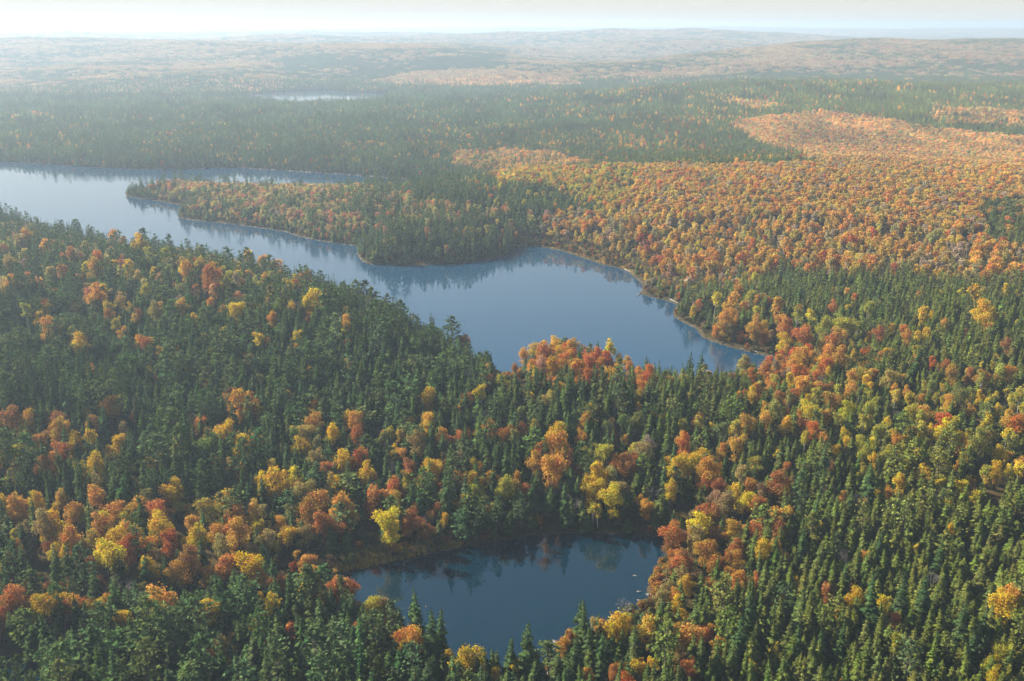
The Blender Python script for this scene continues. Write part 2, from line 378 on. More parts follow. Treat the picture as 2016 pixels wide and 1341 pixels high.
# ------------------------------------------------------------------ water
def water_mat(name, body, wind, calm=.02):
    m, nt, out = new_mat(name)
    g = N(nt, 'ShaderNodeNewGeometry'); mp = N(nt, 'ShaderNodeMapping'); nt.links.new(g.outputs['Position'], mp.inputs['Vector'])
    mp.inputs['Rotation'].default_value = (0, 0, R(25)); mp.inputs['Scale'].default_value = (.45, 1.5, 1)
    big = N(nt, 'ShaderNodeTexNoise'); big.inputs['Scale'].default_value = .012; big.inputs['Detail'].default_value = 3
    nt.links.new(mp.outputs[0], big.inputs['Vector'])
    patch = N(nt, 'ShaderNodeMapRange'); patch.inputs['From Min'].default_value = .44; patch.inputs['From Max'].default_value = .56
    nt.links.new(big.outputs['Fac'], patch.inputs['Value'])
    w1 = N(nt, 'ShaderNodeTexNoise'); w1.inputs['Scale'].default_value = 1.1; w1.inputs['Detail'].default_value = 3
    nt.links.new(g.outputs['Position'], w1.inputs['Vector'])
    st = N(nt, 'ShaderNodeMapRange'); st.inputs['To Min'].default_value = calm; st.inputs['To Max'].default_value = wind
    nt.links.new(patch.outputs[0], st.inputs['Value'])
    bp = N(nt, 'ShaderNodeBump'); bp.inputs['Distance'].default_value = .25
    nt.links.new(w1.outputs['Fac'], bp.inputs['Height']); nt.links.new(st.outputs[0], bp.inputs['Strength'])
    p = N(nt, 'ShaderNodeBsdfPrincipled'); p.inputs['Base Color'].default_value = (*body, 1); p.inputs['IOR'].default_value = 1.56
    p.inputs['Roughness'].default_value = .04
    nt.links.new(bp.outputs[0], p.inputs['Normal']); nt.links.new(p.outputs[0], out.inputs[0])
    return m
def water(name, poly, mat):
    x0, y0 = poly.min(0)-25; x1, y1 = poly.max(0)+25
    V = [(x0,y0,0),(x1,y0,0),(x1,y1,0),(x0,y1,0)]
    o = link(name, mesh_np(name, V, [(0,1,2,3)], [mat]), kind='structure'); return o
MW_L = water_mat('lake_water', (.008,.044,.086), .13, .008)
MW_P = water_mat('pond_water', (.0001,.0145,.026), .012, .004)
water('lake_water', WATERS[0], MW_L)
WATER_BOXES = [WATERS[0]]
water('pond_water', WATERS[1], MW_P)
water('far_lake_water', WATERS[2], MW_L)
water('pool_water', WATERS[3], MW_P); water('small_pool_water', WATERS[4], MW_P)

# ------------------------------------------------------------------ forest layout
# regions in picture coordinates, later ones win: polygon, broadleaf share, palette, broadleaf height
REG = [
 ([(-900,-50),(2900,-50),(2900,1500),(-900,1500)], .10, 'mix'),
 ([(-900,-50),(2900,-50),(2900,155),(-900,155)], .40, 'pink'),
 ([(-900,95),(600,95),(600,185),(-900,185)], .35, 'pink'),
 ([(560,95),(1000,95),(1000,150),(560,185)], .08, 'pink'),
 ([(700,165),(820,138),(1000,135),(1100,150),(1150,165),(900,170)], .85, 'pink'),
 ([(1150,120),(1400,95),(2900,85),(2900,150),(1650,150),(1150,140)], .5, 'pink'),
 ([(-900,190),(820,190),(1500,140),(2900,170),(2900,340),(-900,340)], .11, 'mix'),
 ([(1420,200),(1480,195),(1560,208),(1500,215)], .6, 'tan'),
 ([(1830,205),(1900,212),(2100,225),(2100,250),(1840,240)], .6, 'tan'),
 ([(1436,243),(1560,224),(1620,219),(1720,226),(1800,248),(1900,262),(2300,290),(2300,330),(1640,332),(1560,300),(1480,275)], .95, 'tan'),
 ([(880,325),(900,300),(1000,293),(1100,303),(1160,326),(1000,345)], .6, 'tan'),
 ([(940,352),(990,335),(1180,332),(1300,328),(2900,334),(2900,560),(1830,545),(1560,530),(1340,575),(1300,590),(1250,535),(1130,497),(1060,470),(1060,420),(1190,420),(1110,370),(1000,352)], .94, 'orange'),
 ([(940,352),(990,335),(1180,332),(1260,335),(1230,420),(1190,420),(1110,370),(1000,352)], .9, 'lime'),
 ([(1300,590),(1340,575),(1250,480),(1280,450),(1340,560)], .95, 'red'),
 ([(1930,400),(2100,390),(2100,480),(1950,480)], .3, 'mix'),
 ([(240,386),(300,360),(430,344),(560,352),(740,378),(900,400),(1060,420),(1070,450),(1000,500),(720,520),(700,490),(360,437),(350,412)], .58, 'pen'),
 ([(240,386),(300,360),(350,356),(350,404)], .45, 'tanred'),
 ([(560,350),(740,368),(860,380),(1040,420),(840,425),(600,400)], .55, 'pen'),
 ([(720,376),(860,352),(960,350),(1100,375),(1190,408),(1060,425),(900,402),(760,388)], .10, 'lime'),
 ([(700,468),(760,455),(900,440),(1010,430),(1070,440),(1060,470),(1010,505),(720,525)], .30, 'tanred'),
 # left shore land
 ([(-900,380),(0,400),(320,480),(560,540),(600,580),(480,600),(-900,560)], .36, 'pen'),
 ([(340,500),(560,515),(620,570),(640,600),(540,580),(360,545)], .5, 'lime'),
 ([(-900,560),(480,600),(640,600),(760,640),(700,660),(300,690),(-900,700)], .26, 'olive'),
 ([(-900,700),(300,690),(760,640),(990,700),(960,800),(600,830),(-900,830)], .12, 'olive'),
 # strip of colour by the near shore of the lake
 ([(995,680),(1060,655),(1190,665),(1300,720),(1270,775),(1150,760),(1010,745)], .80, 'red'),
 ([(1270,720),(1440,735),(1560,760),(1500,800),(1280,790)], .22, 'mix'),
 ([(1340,600),(1600,690),(1620,740),(1530,760),(1440,745),(1530,700),(1380,655)], .85, 'red'),
 ([(1300,560),(1480,545),(1560,600),(1600,640),(1420,620),(1340,610)], .40, 'lime'),
 ([(1560,520),(1700,560),(2900,560),(2900,760),(1700,740),(1560,640),(1480,560)], .14, 'lime'),
 ([(1540,640),(1700,660),(1720,720),(1600,740)], .55, 'lime'),
 ([(1500,740),(1900,740),(2900,760),(2900,930),(1800,940),(1560,880),(1400,860)], .38, 'lime'),
 ([(1800,930),(2900,920),(2900,1000),(1850,1000)], .30, 'lime'),
 ([(900,760),(1500,790),(1500,900),(1000,900)], .20, 'olive'),
 ([(640,870),(760,840),(1200,850),(1440,920),(1440,1000),(1290,1030),(960,1050),(700,1080),(650,1020)], .42, 'gold'),
 ([(1040,870),(1440,900),(1500,960),(1440,1040),(1250,1020),(1100,960)], .2, 'orange'),
 ([(1290,1050),(1340,1000),(1440,950),(1560,960),(1600,1040),(1480,1130),(1380,1230),(1230,1240)], .80, 'rust'),
 ([(1320,1120),(1420,1140),(1440,1341),(1250,1341),(1240,1230)], .38, 'orange'),
 ([(1500,1000),(2900,960),(2900,1600),(1420,1600),(1430,1180)], .09, 'lime'),
 ([(-900,830),(250,820),(330,880),(340,960),(-900,960)], .6, 'gold'),
 ([(-900,960),(640,1000),(660,1120),(560,1150),(-900,1180)], .8, 'gold'),
 ([(330,850),(640,860),(640,1000),(340,960)], .34, 'olive'),
 ([(-900,1180),(560,1150),(700,1180),(900,1341),(900,1600),(-900,1600)], .16, 'olive'),
]
PAL = {  # broadleaf tints (linear), weighted
 'mix':    [((.15,.18,.05),7),((.24,.24,.07),4),((.46,.26,.06),3),((.55,.36,.03),3),((.36,.10,.02),2),((.30,.27,.05),3),((.55,.30,.06),2)],
 'pink':   [((.46,.30,.15),4),((.36,.25,.14),3),((.48,.36,.16),3),((.42,.22,.11),1.5)],
 'tan':    [((.22,.22,.08),2),((.52,.30,.07),3),((.48,.32,.11),4),((.42,.32,.09),4),((.50,.26,.08),3),((.42,.17,.06),1),((.30,.22,.12),2),((.30,.29,.08),2)],
 'orange': [((.30,.26,.08),2),((.54,.30,.055),6),((.50,.35,.055),5),((.50,.23,.045),3),((.58,.42,.05),2),((.40,.31,.09),4),((.36,.28,.17),4),((.44,.14,.035),.5)],
 'lime':   [((.18,.21,.05),3),((.42,.34,.05),5),((.52,.40,.035),4),((.30,.28,.06),3),((.48,.27,.05),3),((.46,.16,.03),1)],
 'red':    [((.52,.21,.04),5),((.48,.15,.04),3),((.42,.09,.03),1),((.54,.27,.03),4),((.34,.22,.12),2)],
 'tanred': [((.18,.21,.07),3),((.48,.26,.08),4),((.46,.34,.08),5),((.44,.16,.06),1.6),((.36,.31,.08),3),((.30,.20,.12),2)],
 'gold':   [((.20,.20,.05),2),((.50,.32,.045),5),((.48,.25,.05),5),((.38,.30,.05),3),((.58,.42,.02),1.5),((.30,.24,.08),3),((.38,.13,.03),2)],
 'pen':    [((.46,.38,.11),4),((.20,.23,.08),5),((.44,.27,.10),4),((.38,.34,.10),3),((.44,.18,.08),2),((.30,.24,.14),2)],
 'olive':  [((.22,.23,.06),4),((.44,.35,.06),4),((.36,.28,.07),4),((.46,.27,.05),3),((.15,.19,.05),4),((.42,.18,.05),1)],
 'rust':   [((.40,.18,.04),4),((.30,.19,.09),5),((.46,.26,.04),3),((.38,.15,.05),2),((.26,.22,.08),3)],
}
def in_poly(px, py, poly):
    ins = np.zeros(px.shape, bool); n = len(poly)
    for i in range(n):
        ax, ay = poly[i]; bx, by = poly[(i+1) % n]
        if ay == by: continue
        ins ^= ((ay > py) != (by > py)) & (px < (bx-ax)*(py-ay)/(by-ay)+ax)
    return ins
def regions(px, py, x, y):
    sc = np.clip((py-150)/500, .08, 1)
    jx = px+fbm(x/40+3, y/40, 2)*34*sc; jy = py+fbm(x/40+40, y/40+7, 2)*20*sc
    share = np.zeros(px.shape); pal = np.zeros(px.shape, int); names = list(PAL)
    for poly, s, p in REG:
        m = in_poly(jx, jy, poly); share[m] = s; pal[m] = names.index(p)
    return share, pal, names
MARSH = [[(590,1140),(600,1112),(690,1092),(760,1080),(850,1072),(910,1070),(905,1080),(800,1102),(660,1134)],
         [(1020,470),(1090,474),(1170,495),(1235,520),(1250,545),(1180,520),(1120,500),(1060,486),(1010,487)],
         [(1290,1130),(1330,1100),(1345,1120),(1310,1190),(1250,1240),(1180,1262),(1235,1215),(1280,1180)]]
CLEAR = [[(640,1148),(700,1150),(750,1215),(810,1255),(770,1285),(690,1240)],[(962,742),(1035,736),(1040,790),(975,795)],[(1085,1010),(1130,1000),(1125,1050),(1080,1052)]]
def in_frame(px, py, mx=240, my=260): return (px > -mx) & (px < 2016+mx) & (py > -60) & (py < 1341+my)

T = {k: [] for k in ('kind','x','y','z','s','h','tint','rot','var','share')}
def tree_batch(kind, x, y, z, s, h, tint):
    n = len(x)
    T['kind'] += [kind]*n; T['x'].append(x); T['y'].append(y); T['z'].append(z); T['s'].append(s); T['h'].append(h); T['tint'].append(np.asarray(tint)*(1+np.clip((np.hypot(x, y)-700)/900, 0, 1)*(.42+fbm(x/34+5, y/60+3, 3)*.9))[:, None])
def cells(r0, r1, cell, ang=33):
    W = r1*math.tan(R(ang))+40; xs = np.arange(-W, W, cell); ys = np.arange(r0*math.cos(R(ang))-20 if r0 > 300 else r0, r1, cell)
    X, Y = np.meshgrid(xs, ys); X = (X+rng.uniform(-.46, .46, X.shape)*cell).ravel(); Y = (Y+rng.uniform(-.46, .46, Y.shape)*cell).ravel()
    d = np.hypot(X, Y); m = (d >= r0) & (d < r1); return X[m], Y[m]
def pick(names, pal, n, x=None, y=None):
    out = np.zeros((n, 3)); u = rng.random(n)
    if x is not None: u = (.5+fbm(x/18+71, y/18, 2)*1.3+rng.normal(0, .16, n)) % 1.0
    for i, nm in enumerate(names):
        m = pal == i
        if m.any():
            c = np.array([a for a, _ in PAL[nm]]); w = np.array([b for _, b in PAL[nm]]); w = w/w.sum()
            out[m] = c[np.searchsorted(np.cumsum(w)-1e-9, u[m]).clip(0, len(c)-1)]
    return out
def jitter(t, a):
    n = len(t); return np.clip(t*(1+rng.normal(0, a, (n, 1)))*(1+rng.normal(0, a*.5, (n, 3))), .004, .9)
def needles_tint(n, px):
    w = np.clip((np.broadcast_to(px, (n,))-900)/900, 0, 1)[:, None]
    base = np.array([.054,.084,.026]); warm = np.array([.085,.100,.028]); blue = np.array([.035,.070,.036])
    f = rng.random((n, 1)); g = rng.random((n, 1))
    return jitter(base*(1-f*.5)+warm*f*.5*(g > .5)+blue*f*.5*(g <= .5)+w*np.array([.044,.030,-.006]), .14)*1.15
# trees read one by one off the photograph: (x, y of the crown centre, crown width in px, colour code)
TINT = {'Y':(.58,.45,.03),'G':(.55,.36,.03),'O':(.50,.265,.045),'R':(.46,.18,.05),'D':(.31,.14,.045),'L':(.36,.33,.04),'T':(.32,.24,.08)}
HAND = []
def crop(x0, y0, sc, txt):
    for tok in txt.split():
        a, b, w, c = tok.split(','); HAND.append((x0+float(a)/sc, y0+float(b)/sc, float(w)/sc, c))
crop(0, 850, 2.731, """110,130,120,L 100,215,110,T 60,300,90,L 310,130,110,R 250,230,110,D 400,60,90,G 500,210,110,G 520,295,100,T 640,70,80,G 280,20,70,O
 370,290,100,B 1200,20,90,G 1290,90,140,G 1380,70,90,R 1160,190,80,D 1620,90,100,G 1700,170,100,T 1840,180,120,G 1750,220,90,R 1460,280,140,G 1580,270,110,Y
 1410,330,90,L 1640,340,120,T 1790,330,110,G 1840,440,130,O 1830,540,80,D 850,440,120,R 820,300,60,Y 920,350,120,G 955,395,80,L 200,400,90,G 400,440,100,O 280,500,120,G
 480,460,90,T 570,500,90,Y 680,500,80,L 730,540,80,Y 650,590,130,G 860,530,130,G 380,620,120,O 300,650,80,G 590,690,140,Y 490,720,70,D 800,745,110,G 1010,720,130,D
 960,760,120,O 1220,740,120,R 1060,600,120,G 1170,560,110,O 1290,580,150,O 1390,530,80,Y 1440,590,110,T 1520,510,90,O 1560,570,80,G 1720,510,120,R 1650,560,90,T 1350,660,110,T
 70,910,140,R 0,1010,100,R 240,960,130,G 340,930,110,G 410,950,120,O 500,970,100,G 530,860,90,D 590,920,80,O 850,940,170,O 670,1030,100,G 1130,980,150,G 1160,1040,90,Y
 1390,1085,80,Y 1480,840,100,D 1450,950,120,G 1635,890,80,Y 1715,935,90,O 1810,840,100,R 790,1220,120,T 1190,1190,140,T 1440,1190,80,D 640,830,150,B 1290,440,110,B
 480,1160,110,S 420,980,70,S 895,740,75,S 1190,870,80,S 1000,940,80,S 1310,930,110,S 1470,770,90,S 1560,840,90,S 1690,830,100,S 1550,950,75,S 1360,1000,80,S 290,810,70,S
 840,130,130,P 900,1110,150,P 1700,1210,190,P 380,840,120,P 1960,1090,90,P 130,690,70,S 600,1060,80,S 1190,320,70,S 1380,230,70,S 1090,680,80,S 30,1180,90,S 700,1180,80,S""")
crop(650, 850, 2.731, """60,160,110,G 200,230,110,G 230,370,130,R 340,330,110,R 300,510,140,Y 350,440,90,L 445,500,100,R 520,540,80,D 600,50,90,O 510,40,90,G 550,220,110,G 620,180,50,R
 690,260,90,O 640,60,60,R 770,180,80,G 775,280,110,G 780,350,110,L 870,270,80,O 930,330,120,L 890,500,100,P 1010,270,60,O 1060,330,90,D 1090,190,110,O 1180,230,160,O 1230,100,150,O
 1200,60,90,G 1110,120,90,R 1020,20,80,D 1250,180,110,R 1330,220,80,D 1400,290,90,G 1440,340,120,G 1450,440,130,Y 1460,240,130,G 1480,140,110,L 1600,180,110,D 1680,120,110,T
 1540,340,110,T 1690,410,90,O 1370,120,80,L 1880,210,120,G 1830,330,80,G 1790,580,120,R 420,200,80,D 420,250,70,R 380,140,80,O 490,90,70,G 700,40,80,R 740,30,50,R
 570,430,90,D 620,480,60,G 680,410,60,G 30,340,100,G 60,440,120,O 50,540,100,R 1300,370,120,B 1740,340,90,B
 700,500,110,S 780,430,110,P 620,350,100,S 560,330,80,S 1100,330,80,S 1270,380,80,S 160,550,70,B 1850,130,80,S 310,150,80,P 1800,250,70,S 900,160,80,S 960,200,90,S
 605,1020,120,S 500,1040,110,P 560,1110,120,S 650,1110,110,S 310,1010,120,P 230,960,110,L 360,960,100,T 430,1010,50,S 100,840,90,R 440,1150,150,O 240,1100,90,R 140,1070,80,R
 110,960,100,P 250,1180,110,P 1075,1090,120,S 1030,1160,90,S 845,1140,80,S 1020,1170,70,Y 760,1260,160,G 830,1200,60,G 890,1200,70,S 960,1170,70,S 880,1320,80,G 740,1320,110,O
 1285,1010,90,S 1375,1030,100,S 1450,1040,60,S 1530,1050,150,G 1470,1070,90,O 1250,1150,80,O 1230,1130,70,D 1400,1140,90,S 1590,960,110,B 1550,1290,90,O 1640,1290,110,G 1730,1280,90,G
 1390,1320,70,O 1840,1060,60,O 1880,790,80,T 1860,930,70,G 1820,860,80,T 1780,900,80,T 1870,700,90,D 1160,1130,60,G 1700,1060,90,P 1300,1230,100,S 1460,1210,90,S""")
crop(1316, 850, 2.731, """70,200,120,G 160,150,110,G 200,230,130,O 200,300,90,R 290,100,70,O 370,350,110,G 410,390,110,Y 330,350,60,R 190,440,90,R 170,510,120,Y 260,450,110,D 150,570,120,T
 610,490,120,O 600,560,110,D 460,540,110,R 490,590,90,D 510,660,110,G 570,650,90,O 380,690,80,O 200,660,120,O 60,730,110,R 110,830,80,G 220,840,80,R 400,810,110,O 340,790,80,O
 470,800,60,R 585,130,50,Y 635,200,50,R 625,300,70,G 730,220,60,T 590,290,60,G 900,110,60,G 880,200,30,R 1060,120,80,L 1100,170,60,G 960,60,60,G 1030,60,80,L 1110,20,70,L
 1190,120,90,L 1230,60,80,O 1270,60,60,Y 1250,100,60,L 1045,220,60,L 1270,210,80,Y 1370,240,90,G 1390,290,70,O 1470,290,60,Y 1240,290,80,G 1130,360,60,G 1170,340,60,O
 1540,100,60,O 1590,90,60,R 1560,310,80,Y 1650,370,70,Y 1610,350,50,O 1780,130,70,G 1760,210,80,G 1830,230,60,Y 1880,210,70,Y 1480,30,100,G 1560,50,80,G 1680,40,60,G 1860,60,60,L
 1700,230,70,L 1510,410,50,Y 930,370,70,O 1050,400,60,O 820,520,40,Y 1330,640,40,Y 1510,540,50,G 1060,680,40,O 850,870,80,R 940,940,80,G 1000,910,110,G 990,860,40,O 1160,940,100,Y
 1210,1030,80,R 1780,890,80,Y 1840,890,110,O 1800,960,130,G 1890,920,70,Y 1230,1150,90,L 1790,1210,110,L 1730,1260,80,L 1750,1320,80,Y 450,1290,70,Y 220,1300,60,Y 270,1270,60,G
 160,1270,60,L 90,1290,90,R 140,1320,60,D 540,1290,40,Y 610,930,50,G 560,930,50,G 680,820,40,G 440,1220,40,G 270,1150,80,O 310,1090,40,G 200,1110,90,R 30,1080,70,O 80,1010,80,G
 100,1050,60,O 40,940,70,G 100,220,80,B 30,260,90,P 280,480,70,T 250,560,70,D 50,570,100,B 1450,1170,70,S 1560,1040,130,S 1290,1240,130,P 470,1010,110,S 370,1130,110,S 700,250,90,S
 830,160,90,S 790,450,80,S 700,400,100,P 1090,300,90,S 1120,640,70,S 1440,680,70,S 720,620,80,S 960,800,70,S 700,1140,90,S 830,1160,70,S 920,1140,90,S 1100,900,110,S 1250,900,100,S
 640,910,110,P 1380,900,90,S 1680,1080,110,S 1640,1180,80,S 60,1210,110,T 900,610,80,P 1340,1310,50,O""")
crop(0, 400, 2.853, """550,310,80,R 70,470,90,O 190,460,70,O 270,400,70,T 350,400,80,D 480,380,70,Y 540,390,90,O 720,370,80,G 640,350,60,G 540,530,110,O 585,500,60,Y 270,600,60,G
 610,600,60,Y 730,590,50,G 270,700,110,O 150,620,70,L 225,650,60,G 440,800,110,G 780,630,60,D 870,620,80,T 1090,650,60,G 1190,440,130,R 1060,380,110,O 1040,380,80,Y 1280,450,70,L
 1350,450,50,O 1180,570,60,O 1250,610,50,R 1330,620,90,G 1380,560,60,T 820,500,60,L 860,390,60,G 930,300,80,L 1500,300,60,O 1540,330,90,G 1640,350,90,O 1680,380,80,O 1720,430,80,R
 1780,420,60,O 1750,560,120,G 1590,540,60,D 1500,570,50,O 1640,620,70,G 1670,760,60,Y 1450,780,70,Y 1530,670,70,O 1460,660,50,D 810,800,80,R 860,790,50,Y 780,780,60,G 920,850,50,O
 1000,845,50,O 525,945,60,O 150,975,60,O 80,960,50,G 1650,830,60,O 1500,800,60,D 1390,890,70,R 1030,930,60,D 890,1000,70,D 1170,1050,60,G 1060,960,50,L 1600,1080,60,G 1740,960,70,G
 1340,1130,140,O 1420,1190,110,R 1460,1190,70,Y 1270,1130,90,T 1760,1160,90,O 1770,1250,110,O 1640,1290,60,Y 1970,1240,90,G 1270,1310,120,G 330,1230,110,D 60,1230,110,D 350,1310,60,G
 765,1220,50,R 690,400,80,B 400,300,90,D 120,220,110,T 160,200,90,O 260,240,70,O 50,370,90,T 720,200,90,O 780,230,80,G 840,290,80,L 1450,1320,60,O 1240,1200,90,B 850,960,70,L
 660,690,60,L 490,760,100,P 1240,790,110,P 1130,920,90,P 560,230,50,P 200,220,70,S 1090,470,90,P 1550,960,90,S 1640,870,90,P 1260,740,60,L 250,80,30,P 465,130,30,S 545,150,30,S""")
crop(650, 400, 2.853, """1030,800,90,O 1090,780,80,O 1150,770,90,O 1210,750,80,O 1180,850,110,R 1240,790,80,G 1300,790,90,G 1330,830,70,O 1370,770,70,O 1430,760,60,O 1080,850,80,G 1030,850,80,O
 1190,910,70,R 1280,840,80,G 1450,890,80,R 1510,880,60,Y 1540,970,90,O 1650,850,80,Y 1750,860,60,O 1690,910,60,O 1620,950,60,G 1750,980,70,O 1790,980,50,G 1890,920,60,O
 1960,920,60,R 980,830,80,D 1150,960,60,Y 1130,1000,50,O 1040,930,60,D 960,1020,90,L 1010,1070,70,G 900,1020,80,R 850,1080,80,Y 860,1000,60,D 780,1110,80,D 570,1090,100,G
 540,1150,60,O 650,1150,40,R 440,1110,60,O 720,1170,50,O 560,1230,90,G 610,1240,40,G 130,1250,130,O 160,1230,70,G 340,1310,70,L 290,1320,60,R 530,1320,60,O 590,1310,50,R
 720,1310,60,R 770,1290,50,O 1050,1310,80,R 1280,1300,110,G 1120,1100,60,Y 1270,1020,60,O 1190,1030,50,O 1300,1060,80,G 1330,990,50,L 1480,1170,60,Y 1630,1160,60,G 1650,1170,40,L
 1730,1160,40,O 1720,1050,50,O 1810,970,40,G 1880,1220,60,G 1970,1260,60,Y 1900,1120,40,R 1420,1180,60,L 1820,1220,60,G 1560,1020,80,P 1790,1070,50,D 110,540,80,G 130,570,50,T
 590,700,50,R 75,740,50,L 70,630,30,R 110,920,80,T 1060,640,0,B 590,640,60,S 560,600,50,S 750,740,60,S 790,740,60,S 820,740,50,S 680,730,110,P 920,790,40,S 140,460,70,P
 1530,790,50,S 1580,830,50,S 1700,850,40,S 340,560,60,P 440,580,70,P 270,860,60,P 240,700,90,P 900,1160,90,P 790,1050,80,P 1620,1110,110,P 1180,1190,60,S 1400,880,60,S""")
crop(1316, 400, 2.853, """260,550,80,Y 175,570,60,R 70,620,50,G 140,510,60,L 120,520,70,P 215,600,60,P 350,570,90,O 300,640,60,O 450,540,70,L 430,590,70,O 350,640,90,O 250,700,90,O 490,700,110,O
 540,760,110,R 620,790,90,G 430,770,60,O 640,670,70,O 750,770,110,R 790,640,60,Y 720,640,70,L 730,600,50,O 610,570,80,O 540,530,50,O 380,500,80,O 930,580,60,R 1010,600,40,G
 870,710,90,L 980,710,100,L 1060,700,60,L 1120,600,70,L 1430,630,80,G 1480,640,50,G 1750,620,140,G 1810,650,70,G 1730,500,70,G 1410,520,50,R 1900,490,60,G 1800,710,60,O 1440,750,80,G
 1540,700,60,O 1180,750,70,R 1130,760,50,O 1340,770,70,O 940,800,110,R 880,870,110,O 960,880,110,O 700,920,100,O 690,1000,80,G 740,1040,100,O 540,950,100,R 440,930,90,T 360,990,60,R
 620,890,70,O 830,880,80,T 770,870,100,O 480,940,80,B 380,950,80,B 1380,900,60,R 1400,840,60,L 1230,850,60,G 1190,880,60,R 1150,970,60,O 1130,970,50,R 1080,1040,50,O 900,970,60,G
 1090,930,60,G 1900,820,70,D 1690,970,70,D 1910,960,80,O 1560,910,60,R 1670,740,50,D 890,1060,80,D 820,960,60,L 470,1090,80,G 430,1090,60,R 400,1110,60,O 550,1160,60,O 620,1090,60,R
 650,1170,40,O 540,1190,60,G 650,1260,80,G 760,1260,70,R 730,1200,60,O 830,1090,80,L 890,1110,70,Y 780,1110,60,G 960,1070,70,L 950,1230,70,L 960,1250,60,R 1110,1170,80,L 1160,1130,60,L
 1120,1090,60,L 1340,1070,50,O 1260,1070,60,O 1410,1110,60,O 1460,1070,40,G 1540,1110,40,Y 1740,1080,50,G 1790,1130,40,Y 1570,1180,50,G 1790,1230,60,Y 1370,1190,90,L 1420,1210,70,L
 1230,1250,60,Y 1090,1250,80,L 1180,1300,80,L 1260,1310,60,L 1560,1290,110,Y 1610,1240,60,Y 1500,1310,60,Y 980,1310,60,Y 1690,1310,60,L 1900,1310,60,Y 1470,1290,60,G 240,1270,50,Y
 160,1240,80,D 170,1230,60,O 80,1260,70,L 350,1280,30,G 60,910,60,O 140,1050,40,R 640,350,90,S 680,370,80,S 405,370,60,S 330,440,50,S 1140,480,70,S 1180,490,70,S 740,490,60,S
 380,600,0,B 800,830,50,S 1390,880,60,S 110,950,70,S 170,960,80,S 1830,60,110,S 1880,170,80,S 1960,200,90,S 1660,90,60,S""")
_r = random.Random(11)
def clusters():
    out = []
    for cx, cyy, w, c in HAND:
        if c in 'GORTLDY' and w > 30:
            mix = {'G':'GGOYL','O':'OOGRT','R':'RROD','T':'TTLO','L':'LLTY','D':'DDRT','Y':'YYGL'}[c]
            out.append((cx+_r.uniform(-.1, .1)*w, cyy-.05*w, w*.86, c))
            for k in range(2): out.append((cx+_r.choice((-1, 1))*_r.uniform(.2, .42)*w, cyy+_r.uniform(-.3, .4)*w, w*_r.uniform(.38, .62), _r.choice(mix)))
        else: out.append((cx, cyy, w*.92, c))
    HAND[:] = out
clusters()
def add_hand():
    L = [h for h in HAND if h[2] > 0]
    kd = [{'S':'spruce_tree','P':'pine_tree','B':'bare_tree'}.get(c) or ('birch_tree' if c in 'YL' and w < 26 else 'maple_tree') for _, _, w, c in L]
    CX, CY, WW = (np.array([h[k] for h in L]) for k in range(3)); HH = np.array([FORMS[k][0][3] for k in kd]); RR = np.array([FORMS[k][0][4] for k in kd])
    x, y = onto(CX, CY, HH*.6); dist = np.sqrt(x*x+y*y+CAM_H**2); s = WW*dist/FPX/(2*RR*.93)
    kk = np.array(kd); s = s*np.where(kk == 'bare_tree', .7, 1); lo = np.where(kk == 'maple_tree', .45, np.where((kk == 'birch_tree') | (kk == 'bare_tree'), .5, .7)); s = np.clip(s, lo, 1.5)
    hs = np.where(s > .8, s, s*.6+.32)*np.where(kk == 'maple_tree', 1.1, 1)*np.where(kk == 'spruce_tree', 1.15, 1)
    x, y = onto(CX, CY, HH*.6*hs); d = shore(x, y)
    for i in range(len(L)):
        if d[i] < 1.5:                                 # keep the foot on land: step back from the water
            a, r = np.meshgrid(np.radians(np.arange(0, 360, 20)), [3, 6, 10, 15, 20]); X, Y = x[i]+(r*np.cos(a)).ravel(), y[i]+(r*np.sin(a)).ravel()
            ok = np.where(shore(X, Y) > 2)[0]
            if not len(ok): continue
            x[i], y[i] = X[ok[0]], Y[ok[0]]
        c = L[i][3]
        tint = np.array(TINT[c]) if c in TINT else (np.array([.30,.26,.23]) if c == 'B' else (np.array([.085,.12,.045]) if kd[i] == 'pine_tree' else np.array([.052,.085,.028])))
        z = float(ground(x[i:i+1], y[i:i+1])[0])
        tree_batch(kd[i], x[i:i+1], y[i:i+1], np.array([z]), s[i:i+1], hs[i:i+1], jitter(tint[None], .06)); CODES.append(c)
CODES = []
add_hand()
N_HAND = len(T['kind']); HX = np.concatenate(T['x']); HY = np.concatenate(T['y']); HS = np.concatenate(T['s'])

